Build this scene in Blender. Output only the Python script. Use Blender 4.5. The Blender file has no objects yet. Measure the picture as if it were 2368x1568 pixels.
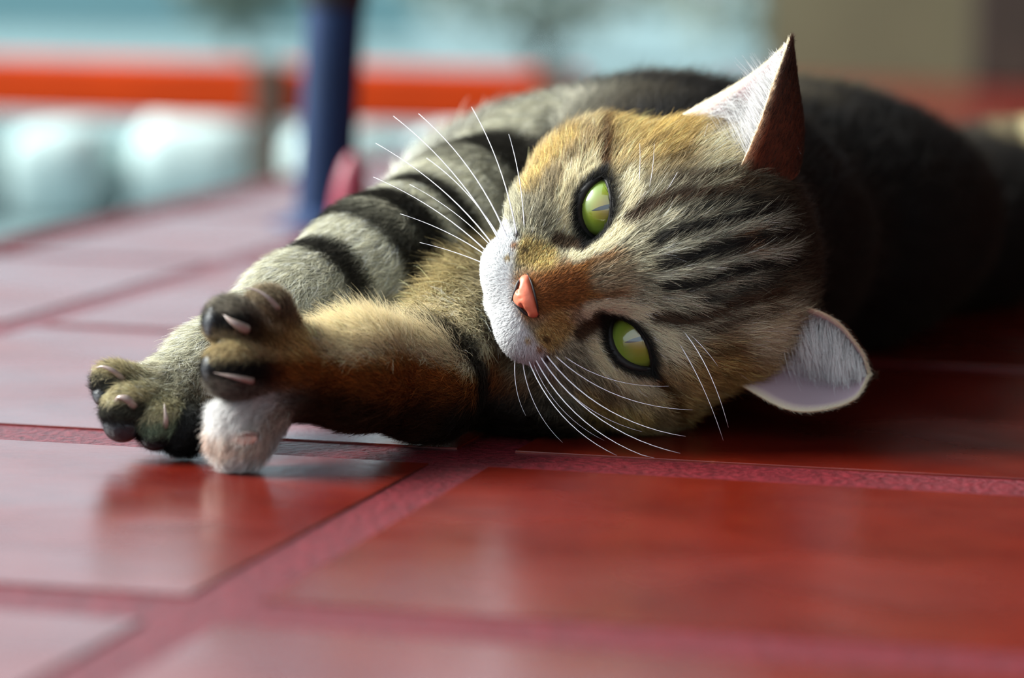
import bpy, bmesh, math, random
import numpy as np, time
T0 = time.time()
from mathutils import Vector, Matrix

random.seed(7)
rng = np.random.default_rng(11)
FUR = 0.88           # overall fur density

# ------------------------------------------------------------------ camera, sky, light, exposure
# the scene is measured in centimetres (CM) and linked in metres; x right, y away from the camera, z up
CM = 0.01
CAM_H = 15.0
PITCH, ROLL = math.radians(7.01), math.radians(0.86)
scene = bpy.context.scene
cam_d = bpy.data.cameras.new('camera')
cam = bpy.data.objects.new('camera', cam_d)
scene.collection.objects.link(cam)
cam_d.sensor_width = 36.0
cam_d.lens = 8000.0 / 2368.0 * 36.0
cam_d.clip_start = 0.02
cam_d.clip_end = 200
Fv = Vector((0, math.cos(PITCH), -math.sin(PITCH)))
Rv0 = Vector((1, 0, 0))
Uv0 = Rv0.cross(Fv)
Rv = Rv0 * math.cos(ROLL) + Uv0 * math.sin(ROLL)
Uv = Uv0 * math.cos(ROLL) - Rv0 * math.sin(ROLL)
m = Matrix((Rv, Uv, -Fv)).transposed().to_4x4()
m.translation = Vector((0, 0, CAM_H * CM))
cam.matrix_world = m
cam_d.dof.use_dof = True
cam_d.dof.focus_distance = 0.972
cam_d.dof.aperture_fstop = 6.6
scene.camera = cam

world = bpy.data.worlds.new('world')
scene.world = world
world.use_nodes = True
wn = world.node_tree.nodes
wn['Background'].inputs[0].default_value = (0.73, 0.89, 1.0, 1)
wn['Background'].inputs[1].default_value = 1.05

sun_d = bpy.data.lights.new('hazy_sun', 'SUN')
sun_d.energy = 9.5
sun_d.angle = math.radians(35)
sun_d.color = (0.98, 1.0, 0.96)
sun = bpy.data.objects.new('hazy_sun', sun_d)
scene.collection.objects.link(sun)
sun.rotation_euler = Vector((-0.82, 0.10, 0.56)).to_track_quat('Z', 'Y').to_euler()

cy = scene.cycles
cy.max_bounces = 4; cy.diffuse_bounces = 2; cy.glossy_bounces = 2; cy.transmission_bounces = 3; cy.transparent_max_bounces = 4
cy.use_adaptive_sampling = True; cy.adaptive_threshold = 0.06
cy.caustics_reflective = False; cy.caustics_refractive = False
scene.cycles_curves.subdivisions = 1
vs = scene.view_settings
vs.view_transform = 'Standard'
vs.look = 'None'
vs.exposure = 0.6
vs.gamma = 1.0
vs.use_curve_mapping = False

COL = scene.collection

# ------------------------------------------------------------------ helpers
def tag(o, label=None, cat=None, group=None, kind=None):
    if label: o['label'] = label
    if cat: o['category'] = cat
    if group: o['group'] = group
    if kind: o['kind'] = kind
    return o

def new_mat(name):
    mt = bpy.data.materials.new(name)
    mt.use_nodes = True
    nt = mt.node_tree
    return mt, nt, nt.nodes['Principled BSDF']

def simple_mat(name, col, rough=0.6, spec=0.4, noise=0.0, scale=30.0, bump=0.0, metal=0.0, coat=0.0):
    mt, nt, bs = new_mat(name)
    bs.inputs['Base Color'].default_value = (*col, 1)
    bs.inputs['Roughness'].default_value = rough
    bs.inputs['Specular IOR Level'].default_value = spec
    bs.inputs['Metallic'].default_value = metal
    bs.inputs['Coat Weight'].default_value = coat
    if noise > 0 or bump > 0:
        tc = nt.nodes.new('ShaderNodeTexCoord')
        nz = nt.nodes.new('ShaderNodeTexNoise')
        nz.inputs['Scale'].default_value = scale
        nz.inputs['Detail'].default_value = 6
        nt.links.new(tc.outputs['Object'], nz.inputs['Vector'])
        if noise > 0:
            rp = nt.nodes.new('ShaderNodeValToRGB')
            rp.color_ramp.elements[0].position = 0.3
            rp.color_ramp.elements[1].position = 0.7
            rp.color_ramp.elements[0].color = (*[c * (1 - noise) for c in col], 1)
            rp.color_ramp.elements[1].color = (*[min(1, c * (1 + noise)) for c in col], 1)
            nt.links.new(nz.outputs['Fac'], rp.inputs['Fac'])
            nt.links.new(rp.outputs['Color'], bs.inputs['Base Color'])
        if bump > 0:
            bp = nt.nodes.new('ShaderNodeBump')
            bp.inputs['Strength'].default_value = bump
            bp.inputs['Distance'].default_value = 0.002
            nt.links.new(nz.outputs['Fac'], bp.inputs['Height'])
            nt.links.new(bp.outputs['Normal'], bs.inputs['Normal'])
    return mt

def mesh_obj(name, verts, faces, mat=None, parent=None, smooth=True, cm=True):
    me = bpy.data.meshes.new(name)
    v = np.asarray(verts, dtype=np.float64)
    if cm: v = v * CM
    me.from_pydata(v.tolist(), [], [tuple(int(i) for i in f) for f in faces])
    me.update()
    if smooth:
        me.polygons.foreach_set('use_smooth', np.ones(len(me.polygons), dtype=bool))
    o = bpy.data.objects.new(name, me)
    COL.objects.link(o)
    if mat: me.materials.append(mat)
    if parent: o.parent = parent
    return o

def bm_obj(name, bm, mat=None, parent=None, smooth=False):
    me = bpy.data.meshes.new(name)
    for v in bm.verts: v.co *= CM
    bm.to_mesh(me); bm.free()
    if smooth:
        me.polygons.foreach_set('use_smooth', np.ones(len(me.polygons), dtype=bool))
    o = bpy.data.objects.new(name, me)
    COL.objects.link(o)
    if mat: me.materials.append(mat)
    if parent: o.parent = parent
    return o

def box_bm(x0, x1, y0, y1, z0, z1, bevel=0.0, segs=2):
    bm = bmesh.new()
    bmesh.ops.create_cube(bm, size=1)
    for v in bm.verts:
        v.co = Vector((x0 + (v.co.x + .5) * (x1 - x0), y0 + (v.co.y + .5) * (y1 - y0), z0 + (v.co.z + .5) * (z1 - z0)))
    if bevel > 0:
        bmesh.ops.bevel(bm, geom=bm.edges[:], offset=bevel, segments=segs, profile=0.5, affect='EDGES')
    return bm

def tube_mesh(pts, radii, n=8, cap=True):
    pts = [np.asarray(p, float) for p in pts]
    V, Fc = [], []
    up = np.array([0.13, 0.2, 1.0])
    for i, p in enumerate(pts):
        t = pts[min(i + 1, len(pts) - 1)] - pts[max(i - 1, 0)]
        t = t / (np.linalg.norm(t) + 1e-9)
        a = np.cross(up, t); a /= np.linalg.norm(a) + 1e-9
        b = np.cross(t, a)
        for k in range(n):
            an = 2 * math.pi * k / n
            V.append(p + radii[i] * (math.cos(an) * a + math.sin(an) * b))
    for i in range(len(pts) - 1):
        for k in range(n):
            k2 = (k + 1) % n
            Fc.append((i * n + k, i * n + k2, (i + 1) * n + k2, (i + 1) * n + k))
    if cap:
        Fc.append(tuple(range(n))[::-1])
        Fc.append(tuple(range((len(pts) - 1) * n, len(pts) * n)))
    return V, Fc

def lathe(profile, n=24):
    V, Fc = [], []
    for (r, z) in profile:
        for k in range(n):
            a = 2 * math.pi * k / n
            V.append((r * math.cos(a), r * math.sin(a), z))
    for i in range(len(profile) - 1):
        for k in range(n):
            k2 = (k + 1) % n
            Fc.append((i * n + k, i * n + k2, (i + 1) * n + k2, (i + 1) * n + k))
    Fc.append(tuple(range(n))[::-1])
    Fc.append(tuple(range((len(profile) - 1) * n, len(profile) * n)))
    return V, Fc

# ------------------------------------------------------------------ setting: tiled terrace
TH = math.radians(-14.3)                      # the tile rows run at this angle to the x axis
TA = Vector((math.cos(TH), math.sin(TH), 0))  # along a row
TB = Vector((-math.sin(TH), math.cos(TH), 0)) # across the rows
def tile_pt(a, b, z=0.0):
    v = TA * a + TB * b
    return Vector((v.x, v.y, z))
TILE, GROUT = 23.5, 1.7
A0, B0 = -24.5, 92.4                           # a grout crossing, in tile coordinates
EDGE_A = -58.5                                 # open edge of the terrace
FAR_B, NEAR_B = 330.0, -60.0
FAR_A = 150.0

def tile_material():
    mt, nt, bs = new_mat('red_tile')
    N, L = nt.nodes, nt.links
    tc = N.new('ShaderNodeTexCoord')
    mp = N.new('ShaderNodeMapping'); mp.inputs['Scale'].default_value = (1.0, 1.35, 1.0)
    L.new(tc.outputs['Object'], mp.inputs['Vector'])
    oi = N.new('ShaderNodeObjectInfo')
    n1 = N.new('ShaderNodeTexNoise'); n1.inputs['Scale'].default_value = 22; n1.inputs['Detail'].default_value = 8; n1.inputs['Roughness'].default_value = 0.65
    L.new(mp.outputs[0], n1.inputs['Vector'])
    r1 = N.new('ShaderNodeValToRGB')
    r1.color_ramp.elements[0].position = 0.22; r1.color_ramp.elements[0].color = (0.06, 0.0025, 0.0015, 1)
    r1.color_ramp.elements[1].position = 0.80; r1.color_ramp.elements[1].color = (0.145, 0.011, 0.004, 1)
    L.new(n1.outputs['Fac'], r1.inputs['Fac'])
    n2 = N.new('ShaderNodeTexNoise'); n2.inputs['Scale'].default_value = 160; n2.inputs['Detail'].default_value = 5; n2.inputs['Roughness'].default_value = 0.7
    L.new(mp.outputs[0], n2.inputs['Vector'])
    r2 = N.new('ShaderNodeValToRGB')
    r2.color_ramp.elements[0].position = 0.62; r2.color_ramp.elements[0].color = (0, 0, 0, 1)
    r2.color_ramp.elements[1].position = 0.80; r2.color_ramp.elements[1].color = (1, 1, 1, 1)
    L.new(n2.outputs['Fac'], r2.inputs['Fac'])
    mx = N.new('ShaderNodeMix'); mx.data_type = 'RGBA'
    mf = N.new('ShaderNodeMath'); mf.operation = 'MULTIPLY'; mf.inputs[1].default_value = 0.45
    L.new(r2.outputs['Color'], mf.inputs[0])
    L.new(mf.outputs[0], mx.inputs['Factor'])
    L.new(r1.outputs['Color'], mx.inputs['A'])
    mx.inputs['B'].default_value = (0.36, 0.10, 0.03, 1)
    L.new(mx.outputs['Result'], bs.inputs['Base Color'])
    # worn polish: gloss varies over the tile
    n3 = N.new('ShaderNodeTexNoise'); n3.inputs['Scale'].default_value = 9; n3.inputs['Detail'].default_value = 7
    L.new(mp.outputs[0], n3.inputs['Vector'])
    mr = N.new('ShaderNodeMapRange'); mr.inputs['From Min'].default_value = 0.3; mr.inputs['From Max'].default_value = 0.7
    mr.inputs['To Min'].default_value = 0.17; mr.inputs['To Max'].default_value = 0.32
    L.new(n3.outputs['Fac'], mr.inputs['Value'])
    L.new(mr.outputs['Result'], bs.inputs['Roughness'])
    bs.inputs['Specular IOR Level'].default_value = 0.5
    bp = N.new('ShaderNodeBump'); bp.inputs['Strength'].default_value = 0.12; bp.inputs['Distance'].default_value = 0.0006
    L.new(n2.outputs['Fac'], bp.inputs['Height'])
    bp2 = N.new('ShaderNodeBump'); bp2.inputs['Strength'].default_value = 0.15; bp2.inputs['Distance'].default_value = 0.003
    L.new(n1.outputs['Fac'], bp2.inputs['Height'])
    L.new(bp.outputs['Normal'], bp2.inputs['Normal'])
    L.new(bp2.outputs['Normal'], bs.inputs['Normal'])
    return mt

M_tile = tile_material()
M_grout = simple_mat('crimson_grout', (0.10, 0.007, 0.011), rough=0.42, spec=0.35, noise=0.5, scale=420, bump=0.6)

# bed of the floor: the grout surface, just under the tile tops
def quad_slab(name, corners, z0, z1, mat, parent=None):
    V = [(c.x, c.y, z1) for c in corners] + [(c.x, c.y, z0) for c in corners]
    Fc = [(0, 1, 2, 3), (7, 6, 5, 4), (0, 4, 5, 1), (1, 5, 6, 2), (2, 6, 7, 3), (3, 7, 4, 0)]
    return mesh_obj(name, V, Fc, mat, parent, smooth=False)

floor = quad_slab('floor', [tile_pt(EDGE_A, NEAR_B), tile_pt(FAR_A, NEAR_B), tile_pt(FAR_A, FAR_B), tile_pt(EDGE_A, FAR_B)], -12, -0.07, M_grout)
tag(floor, 'red square-tiled terrace floor with crimson grout', 'floor', kind='structure')

def tile_mesh(w, d):
    bm = box_bm(-w / 2, w / 2, -d / 2, d / 2, -0.9, 0.0, bevel=0.0)
    top = [e for e in bm.edges if all(v.co.z > -0.01 for v in e.verts)]
    bmesh.ops.bevel(bm, geom=top, offset=0.02, segments=2, profile=0.5, affect='EDGES')
    me = bpy.data.meshes.new('tile')
    for v in bm.verts: v.co *= CM
    bm.to_mesh(me); bm.free()
    me.materials.append(M_tile)
    return me
full_tile = tile_mesh(TILE - GROUT, TILE - GROUT)
front_tile = tile_mesh(TILE - GROUT, 19.5)       # this row is laid with a wider joint
edge_w = (A0 - TILE) - EDGE_A
edge_tile = tile_mesh(edge_w - GROUT * .5, TILE - GROUT)
count = 0
ka = -1
while A0 + ka * TILE < FAR_A - 2:
    for kb in range(-6, 10):
        ac, bc = A0 + (ka + .5) * TILE, B0 + (kb + .5) * TILE
        if ka == -1 or ac < FAR_A - TILE / 2:
            o = bpy.data.objects.new('tile', front_tile if kb == -1 else full_tile)
            if kb == -1: bc = 80.65
            if kb == 0: bc += 0.1
            p = tile_pt(ac, bc, random.uniform(-0.015, 0.0))
            o.location = p * CM
            o.rotation_euler = (0, 0, TH)
            COL.objects.link(o); o.parent = floor; count += 1
    ka += 1
for kb in range(-6, 10):
    bc = B0 + (kb + .5) * TILE
    o = bpy.data.objects.new('tile', edge_tile)
    o.location = tile_pt(EDGE_A + edge_w / 2 - GROUT * .25, bc, 0) * CM
    o.rotation_euler = (0, 0, TH)
    COL.objects.link(o); o.parent = floor

M_kerb = simple_mat('dark_red_kerb', (0.06, 0.006, 0.010), rough=0.85, spec=0.2, noise=0.3, scale=40, bump=0.4)
kerb = quad_slab('trim_1', [tile_pt(EDGE_A - 2.6, NEAR_B), tile_pt(EDGE_A - .01, NEAR_B), tile_pt(EDGE_A - .01, FAR_B), tile_pt(EDGE_A - 2.6, FAR_B)], -12, 0.05, M_kerb)
tag(kerb, 'dark red kerb along the open edge of the terrace', 'trim', kind='structure')

# yard beyond the open edge
M_yard = simple_mat('pale_concrete', (0.115, 0.18, 0.185), rough=0.8, noise=0.12, scale=6, bump=0.2)
ground = mesh_obj('ground', [(-900, -300, -11), (EDGE_A + 900, -300, -11), (900, 1400, -11), (-1200, 1400, -11)], [(0, 1, 2, 3)], M_yard, smooth=False)
tag(ground, 'pale concrete yard beyond the terrace edge', 'ground', kind='structure')

# house walls on the right and behind the camera, roof over the terrace
M_olive = simple_mat('olive_plaster', (0.12, 0.105, 0.058), rough=0.85, noise=0.35, scale=2.5, bump=0.2)
M_brown = simple_mat('brown_plaster', (0.035, 0.016, 0.009), rough=0.85, noise=0.2, scale=5, bump=0.2)
M_timber = simple_mat('dark_timber', (0.035, 0.02, 0.012), rough=0.7, noise=0.4, scale=12, bump=0.3)
def wall_seg(name, a0, b0, a1, b1, h, th, mat, label):
    p, q = tile_pt(a0, b0), tile_pt(a1, b1)
    d = (q - p).normalized(); n = Vector((-d.y, d.x, 0)) * th
    o = quad_slab(name, [p, q, q + n, p + n], -12, h, mat)
    return tag(o, label, 'wall', kind='structure')
wall_seg('wall_back', -58, 322, 150, 322, 250, 12, M_olive, 'olive plaster wall at the far end of the terrace')
wall_seg('wall_right', 150, 330, 150, -60, 250, -12, M_brown, 'brown plaster house wall along the terrace')
ceil = quad_slab('ceiling', [tile_pt(-62, -72), tile_pt(162, -72), tile_pt(162, 334), tile_pt(-62, 334)], 250, 258, M_timber)
tag(ceil, 'dark timber ceiling over the terrace', 'ceiling', kind='structure')

# ------------------------------------------------------------------ things behind the cat
M_blue = simple_mat('blue_steel', (0.002, 0.016, 0.060), rough=0.55, spec=0.25, noise=0.15, scale=20)
M_black = simple_mat('black_rubber', (0.008, 0.008, 0.010), rough=0.5)
M_orange = simple_mat('orange_paint', (0.46, 0.036, 0.001), rough=0.6, spec=0.1, noise=0.15, scale=10)
M_bracket = simple_mat('brown_bracket', (0.06, 0.035, 0.02), rough=0.7, noise=0.3, scale=14)
M_white = simple_mat('whitewash', (0.46, 0.58, 0.57), rough=0.85, spec=0.1, noise=0.08, scale=18, bump=0.4)
M_crimson = simple_mat('crimson_plastic', (0.20, 0.012, 0.032), rough=0.4)
M_pale = simple_mat('pale_blue_wall', (0.16, 0.29, 0.31), rough=0.85, noise=0.08, scale=1.5)

post = bpy.data.objects.new('veranda_post', None); COL.objects.link(post)
post.location = Vector((-9.15, 166, 0)) * CM
tag(post, 'slender dark blue round steel post at the terrace edge', 'post')
lean = Vector((0.045, 0, 1))
V, Fc = tube_mesh([lean * z for z in (0, 0.6, 120, 250)], [1.38] * 4, n=28)
mesh_obj('shaft', V, Fc, M_blue, post)
V, Fc = tube_mesh([lean * z for z in (10.4, 10.6, 13.8, 14.0)], [1.40, 1.5, 1.5, 1.40], n=28)
mesh_obj('band', V, Fc, M_black, post)
V, Fc = lathe([(2.6, -0.13), (2.6, 0.15), (1.7, 0.35), (1.5, 0.8), (1.38, 0.8)], 28)
mesh_obj('foot_plate', V, Fc, M_blue, post)

V, Fc = lathe([(0.45, 0.0), (0.9, 0.12), (1.05, 0.8), (1.08, 1.8), (1.02, 2.9), (0.85, 3.9), (0.6, 4.7), (0.32, 5.15), (0.05, 5.3)], 24)
toy = mesh_obj('teardrop_toy', V, Fc, M_crimson)
toy.location = Vector((-7.35, 151, 0.0)) * CM
toy.scale = (.80, .80, .86)
toy.rotation_euler = (0, math.radians(4), 0)
tag(toy, 'small crimson teardrop shape standing in front of the blue post', 'toy')

rail = bpy.data.objects.new('low_rail', None); COL.objects.link(rail)
rail.location = tile_pt(-90, 262, -11) * CM
rail.rotation_euler = (0, 0, TH)
tag(rail, 'low orange painted rail across the yard on white stones', 'rail')
bm = box_bm(-45, 29, -1.6, 1.6, 9.4, 13.9, bevel=0.5); bm_obj('beam', bm, M_orange, rail)
for xa in (-30, 3.6, 27):
    bm = box_bm(xa - 1.25, xa + 1.25, -2.6, -1.62, 0, 14.2, bevel=0.2); bm_obj('bracket', bm, M_bracket, rail)

def stone_mesh(seed, w, d, h):
    r = random.Random(seed)
    bm = bmesh.new()
    bmesh.ops.create_icosphere(bm, subdivisions=3, radius=1.0)
    ph = [r.uniform(0, 6.28) for _ in range(6)]
    for v in bm.verts:
        c = v.co.copy()
        k = 1 + .07 * math.sin(3 * c.x + ph[0]) + .06 * math.sin(4 * c.y + ph[1]) + .05 * math.sin(5 * c.z + ph[2])
        sq = 1.0 / (abs(c.x) ** 4 + abs(c.y) ** 4 + abs(c.z) ** 4) ** .25
        c *= (1 + (k - 1) * .5) * (0.06 + 0.94 * sq)
        v.co = Vector((c.x * w / 2, c.y * d / 2, max(0, h * .42 + c.z * h * .56)))
    return bm
stone_words = ['beside the terrace edge', 'second from the terrace edge', 'third from the terrace edge', 'fourth from the terrace edge',
               'fifth from the terrace edge', 'sixth from the terrace edge', 'seventh from the terrace edge', 'eighth from the terrace edge']
stones = []
a_pos = -66.5
for i in range(7):
    w = [11.0, 9.5, 11.5, 9.0, 12.0, 9.5, 11.0][i]
    o = bm_obj('painted_stone', stone_mesh(40 + i, w, 9.5, [9.0, 8.6, 9.6, 8.4, 9.2, 9.6, 9][i]), M_white, smooth=True)
    o.location = tile_pt(a_pos - w / 2, 271 + .5 * (i % 3), -11) * CM
    o.rotation_euler = (0, 0, TH + random.uniform(-.04, .04))
    tag(o, 'whitewashed rounded stone under the orange rail, ' + stone_words[i], 'stone', 'whitewashed stones under the orange rail')
    a_pos -= w + 1.5

# pale outbuilding across the yard
q = quad_slab('wall_left', [Vector((-420, 760, 0)), Vector((-20, 720, 0)), Vector((-20, 735, 0)), Vector((-420, 775, 0))], -11, 48, M_pale)
tag(q, 'pale blue outbuilding wall across the yard', 'wall', kind='structure')

# grey-green bushes in the yard
M_leaf = simple_mat('grey_green_leaf', (0.21, 0.235, 0.19), rough=0.7, noise=0.35, scale=25)
M_stem = simple_mat('bush_stem', (0.10, 0.07, 0.04), rough=0.8)
def bush(x, y, w, h, label, seed):
    r = np.random.default_rng(seed)
    root = bpy.data.objects.new('garden_bush', None); COL.objects.link(root)
    root.location = Vector((x, y, -11)) * CM
    tag(root, label, 'bush', 'grey-green bushes in the yard')
    V, Fc = [], []
    n = 1500
    for k in range(n):
        d = r.normal(size=3); d /= np.linalg.norm(d)
        rr = r.uniform(.55, 1.0) ** .5
        c = np.array([d[0] * w / 2 * rr, d[1] * w / 2 * rr, h * .55 + d[2] * h * .45 * rr])
        t = r.normal(size=3); t /= np.linalg.norm(t)
        b = np.cross(t, d); b /= np.linalg.norm(b) + 1e-6
        L = r.uniform(3.0, 5.0); wd = L * .4
        i0 = len(V)
        nn = np.cross(t, b)
        V += [c - t * L / 2, c + b * wd / 2 + nn * .3, c + t * L / 2, c - b * wd / 2 + nn * .3]
        Fc += [(i0, i0 + 1, i0 + 2), (i0, i0 + 2, i0 + 3)]
    f = mesh_obj('foliage', V, Fc, M_leaf, root, smooth=False); f['kind'] = 'stuff'
    for k in range(3):
        an = k * 2.1
        V, Fc = tube_mesh([(0, 0, 0), (math.cos(an) * w * .12, math.sin(an) * w * .12, h * .35), (math.cos(an) * w * .28, math.sin(an) * w * .28, h * .75)], [1.4, 1.0, .5], n=8)
        mesh_obj('stem', V, Fc, M_stem, root)
for x_, y_, w_, h_, lab, sd in ((4, 600, 60, 40, 'grey-green bush seen just beside the blue post', 3), (42, 540, 56, 44, 'grey-green bush above the cat\'s shoulder', 5),
                               (80, 590, 44, 46, 'grey-green bush nearest the end of the olive wall', 7), (-52, 650, 30, 34, 'small grey-green bush in front of the pale blue wall', 6)):
    bush(x_, y_, w_, h_, lab, sd)

# dark door in the far wall
door = bpy.data.objects.new('door_1', None); COL.objects.link(door)
door.location = tile_pt(-31, 321.8, 0) * CM
door.rotation_euler = (0, 0, TH)
tag(door, 'dark timber plank door in the olive wall', 'door', kind='structure')
for k in range(6):
    bm_obj('plank', box_bm(k * 12.0, k * 12.0 + 11.6, -3, 0, 0, 200, bevel=.3), M_timber, door)
for (x0, x1, z0, z1) in ((-7, -.4, 0, 207), (72, 78.6, 0, 207), (-.4, 72, 200.4, 207)):
    bm_obj('frame', box_bm(x0, x1, -4.5, 0, z0, z1, bevel=.3), M_timber, door)
# ------------------------------------------------------------------ the cat
f32 = np.float32
def V3(*a): return np.array(a, dtype=f32)
# head axes in the world: cat's right, crown, gaze; origin midway between the eyes
HM = np.array([[-0.2570, 0.1179, 0.9590], [0.9080, -0.3100, 0.2815], [-0.3305, -0.9434, 0.0275]], dtype=f32)
HO = V3(2.893, 97.0, 4.927)
def h2w(q): return HO + np.asarray(q, dtype=f32) @ HM
def w2h(p): return (np.asarray(p, dtype=f32) - HO) @ HM.T

def rcone(P, a, b, ra, rb):
    a = np.asarray(a, f32); b = np.asarray(b, f32)
    ab = b - a
    t = np.clip(((P - a) @ ab) / (ab @ ab), 0, 1)
    d = P - a - t[:, None] * ab
    return np.sqrt((d * d).sum(1)) - (ra + (rb - ra) * t)
def ellip(P, c, rad, yaw=0.0):
    q = P - np.asarray(c, f32)
    if yaw:
        cs, sn = math.cos(yaw), math.sin(yaw)
        q = np.stack([q[:, 0] * cs + q[:, 1] * sn, -q[:, 0] * sn + q[:, 1] * cs, q[:, 2]], 1)
    rad = np.asarray(rad, f32)
    k0 = np.sqrt(((q / rad) ** 2).sum(1)); k1 = np.sqrt(((q / rad ** 2) ** 2).sum(1))
    return k0 * (k0 - 1) / (k1 + 1e-6)
def smin(a, b, k):
    h = np.clip(k - np.abs(a - b), 0, None) / k
    return np.minimum(a, b) - h * h * k * 0.25
def smax(a, b, k): return -smin(-a, -b, k)
def union(ds, k):
    d = ds[0]
    for e in ds[1:]: d = smin(d, e, k)
    return d

EYE_C = {1: V3(1.92, -0.16, -1.13), -1: V3(-1.92, -0.16, -1.13)}
def eye_lens(Q, s, grow=0.0):
    x = s * Q[:, 0] - 1.95; y = Q[:, 1] + 0.16
    ct, st = math.cos(0.36), math.sin(0.36)
    x, y = x * ct + y * st, -x * st + y * ct
    a, b = 0.90 + grow, 0.52 + grow
    y = np.where(y > 0, y * 1.12, y)
    Rl = (a * a + b * b) / (2 * b); o = Rl - b
    return np.maximum(np.sqrt(x * x + (y + o) ** 2), np.sqrt(x * x + (y - o) ** 2)) - Rl

def sdf_head(P):
    Q = w2h(P)
    ds = [ellip(Q, (0, 1.2, -3.6), (3.75, 3.3, 3.8))]
    for s in (1, -1):
        ds.append(ellip(Q, (s * 2.45, -0.75, -2.6), (1.85, 1.75, 1.9)))
        ds.append(rcone(Q, (s * 1.9, -1.9, -1.8), (s * 2.9, -1.0, -4.2), 1.25, 1.5))
        ds.append(ellip(Q, (s * 1.75, 0.95, -1.45), (1.15, 0.75, 0.8)))
    d = union(ds, 1.0)
    d = smin(d, rcone(Q, (0, 1.4, -1.35), (0, -1.70, 1.45), 1.30, 0.72), 0.8)
    d = smin(d, rcone(Q, (0, -1.1, -1.0), (0, -2.35, 1.0), 1.6, 1.0), 0.8)
    d = smin(d, rcone(Q, (0, -2.7, -0.9), (0, -2.2, -4.2), 1.2, 1.9), 0.8)
    d = smin(d, ellip(Q, (0, -3.2, 0.35), (0.75, 0.6, 0.75)), 0.4)
    for s in (1, -1):
        d = smin(d, rcone(Q, (s * 1.0, -2.45, 0.75), (s * 1.9, -1.75, -0.9), 0.80, 1.25), 0.6)
    pads = smin(ellip(Q, (0.72, -2.66, 1.22), (0.98, 0.72, 0.86)), ellip(Q, (-0.72, -2.66, 1.22), (0.98, 0.72, 0.86)), 0.16)
    d = smin(d, pads, 0.45)
    for s in (1, -1):
        Qe = Q - EYE_C[s]
        ball = np.sqrt((Qe * Qe).sum(1))
        d = smin(d, ball - 1.13, 0.5)
        hole = np.maximum(eye_lens(Q, s), -1.5 - Q[:, 2])
        d = smax(d, -hole, 0.12)
    return d

LEG_R = [((1.6, 109.0, 5.3), 3.6), ((-1.2, 106.2, 5.0), 2.75), ((-4.0, 102.7, 4.35), 2.05), ((-6.2, 100.2, 3.35), 1.55), ((-8.5, 97.4, 2.05), 1.1), ((-9.5, 95.7, 1.5), 1.0)]
LEG_L = [((1.5, 105.0, 3.0), 2.6), ((-1.0, 101.0, 2.6), 1.75), ((-2.4, 97.2, 1.60), 1.35), ((-4.3, 95.1, 2.15), 1.25), ((-6.0, 93.6, 2.40), 1.15)]
# toes: (root, tip, root radius, tip radius)
TOES_L = [((-6.40, 93.8, 3.5), (-6.62, 93.1, 4.28), 0.60, 0.58), ((-6.9, 92.9, 3.3), (-7.55, 92.05, 4.02), 0.70, 0.66),
          ((-6.9, 92.6, 2.6), (-7.45, 91.55, 2.82), 0.76, 0.74), ((-6.75, 92.8, 1.5), (-7.30, 92.10, 0.86), 0.72, 0.76), ((-6.85, 92.55, 1.9), (-7.46, 91.90, 1.50), 0.58, 0.50)]
TOES_R = [((-10.0, 95.0, 1.7), (-10.95, 94.2, 2.05), 0.54, 0.54), ((-9.9, 94.7, 1.4), (-10.52, 93.65, 1.40), 0.62, 0.66),
          ((-9.5, 94.7, 1.2), (-9.65, 93.7, 1.00), 0.62, 0.64), ((-9.1, 94.9, 1.0), (-8.95, 93.9, 0.72), 0.60, 0.62)]
def chain(P, L, k=0.6):
    return union([rcone(P, L[i][0], L[i + 1][0], L[i][1], L[i + 1][1]) for i in range(len(L) - 1)], k)
def sdf_leg_r(P):
    d = chain(P, LEG_R)
    d = smin(d, ellip(P, (-9.75, 95.2, 1.35), (0.95, 0.9, 0.85)), 0.4)
    return d
def sdf_leg_l(P):
    d = chain(P, LEG_L)
    d = smin(d, ellip(P, (0.9, 100.6, 1.3), (2.9, 2.8, 1.35)), 0.8)
    d = smin(d, ellip(P, (-6.75, 93.0, 2.5), (0.7, 0.85, 1.5)), 0.5)
    return d
def sdf_toes(P):
    d = None
    for T in TOES_L + TOES_R:
        e = rcone(P, T[0], T[1], T[2], T[3])
        d = e if d is None else smin(d, e, 0.18)
    return d
YAW = math.radians(-27)
def sdf_torso(P):
    ds = [ellip(P, (3.6, 112.5, 4.5), (7.6, 8.5, 4.6), YAW), ellip(P, (9.4, 122.0, 4.4), (6.9, 10.5, 4.5), YAW),
          ellip(P, (15.8, 136.0, 3.2), (6.0, 9.0, 3.3), YAW), ellip(P, (21.8, 148.0, 3.0), (6.0, 7.0, 3.1), YAW)]
    d = union(ds, 1.6)
    d = smin(d, rcone(P, (4.8, 102.5, 4.9), (5.2, 110, 4.8), 3.6, 4.6), 2.0)      # neck
    # hind legs drawn forward under the belly, tail behind
    d = smin(d, rcone(P, (17, 143, 3.0), (7.5, 138.5, 2.4), 3.0, 1.9), 1.0)
    d = smin(d, rcone(P, (7.5, 138.5, 2.4), (1.5, 141, 1.5), 1.9, 1.2), 0.8)
    d = smin(d, rcone(P, (24, 152, 3.6), (31, 150, 2.0), 1.7, 1.4), 1.0)
    d = smin(d, rcone(P, (31, 150, 2.0), (40, 142, 1.3), 1.4, 1.1), 0.8)
    return d
def sdf_groups(P):
    return sdf_head(P), sdf_leg_r(P), sdf_leg_l(P), sdf_toes(P), sdf_torso(P)
def sdf_cat(P):
    h, r, l, t, b = sdf_groups(P)
    d = smin(b, r, 1.2)
    d = smin(d, smin(l, t, 0.35), 0.35)
    d = smin(d, h, 0.35)
    return np.maximum(d, 0.03 - P[:, 2])       # flattened where it lies on the floor

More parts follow.
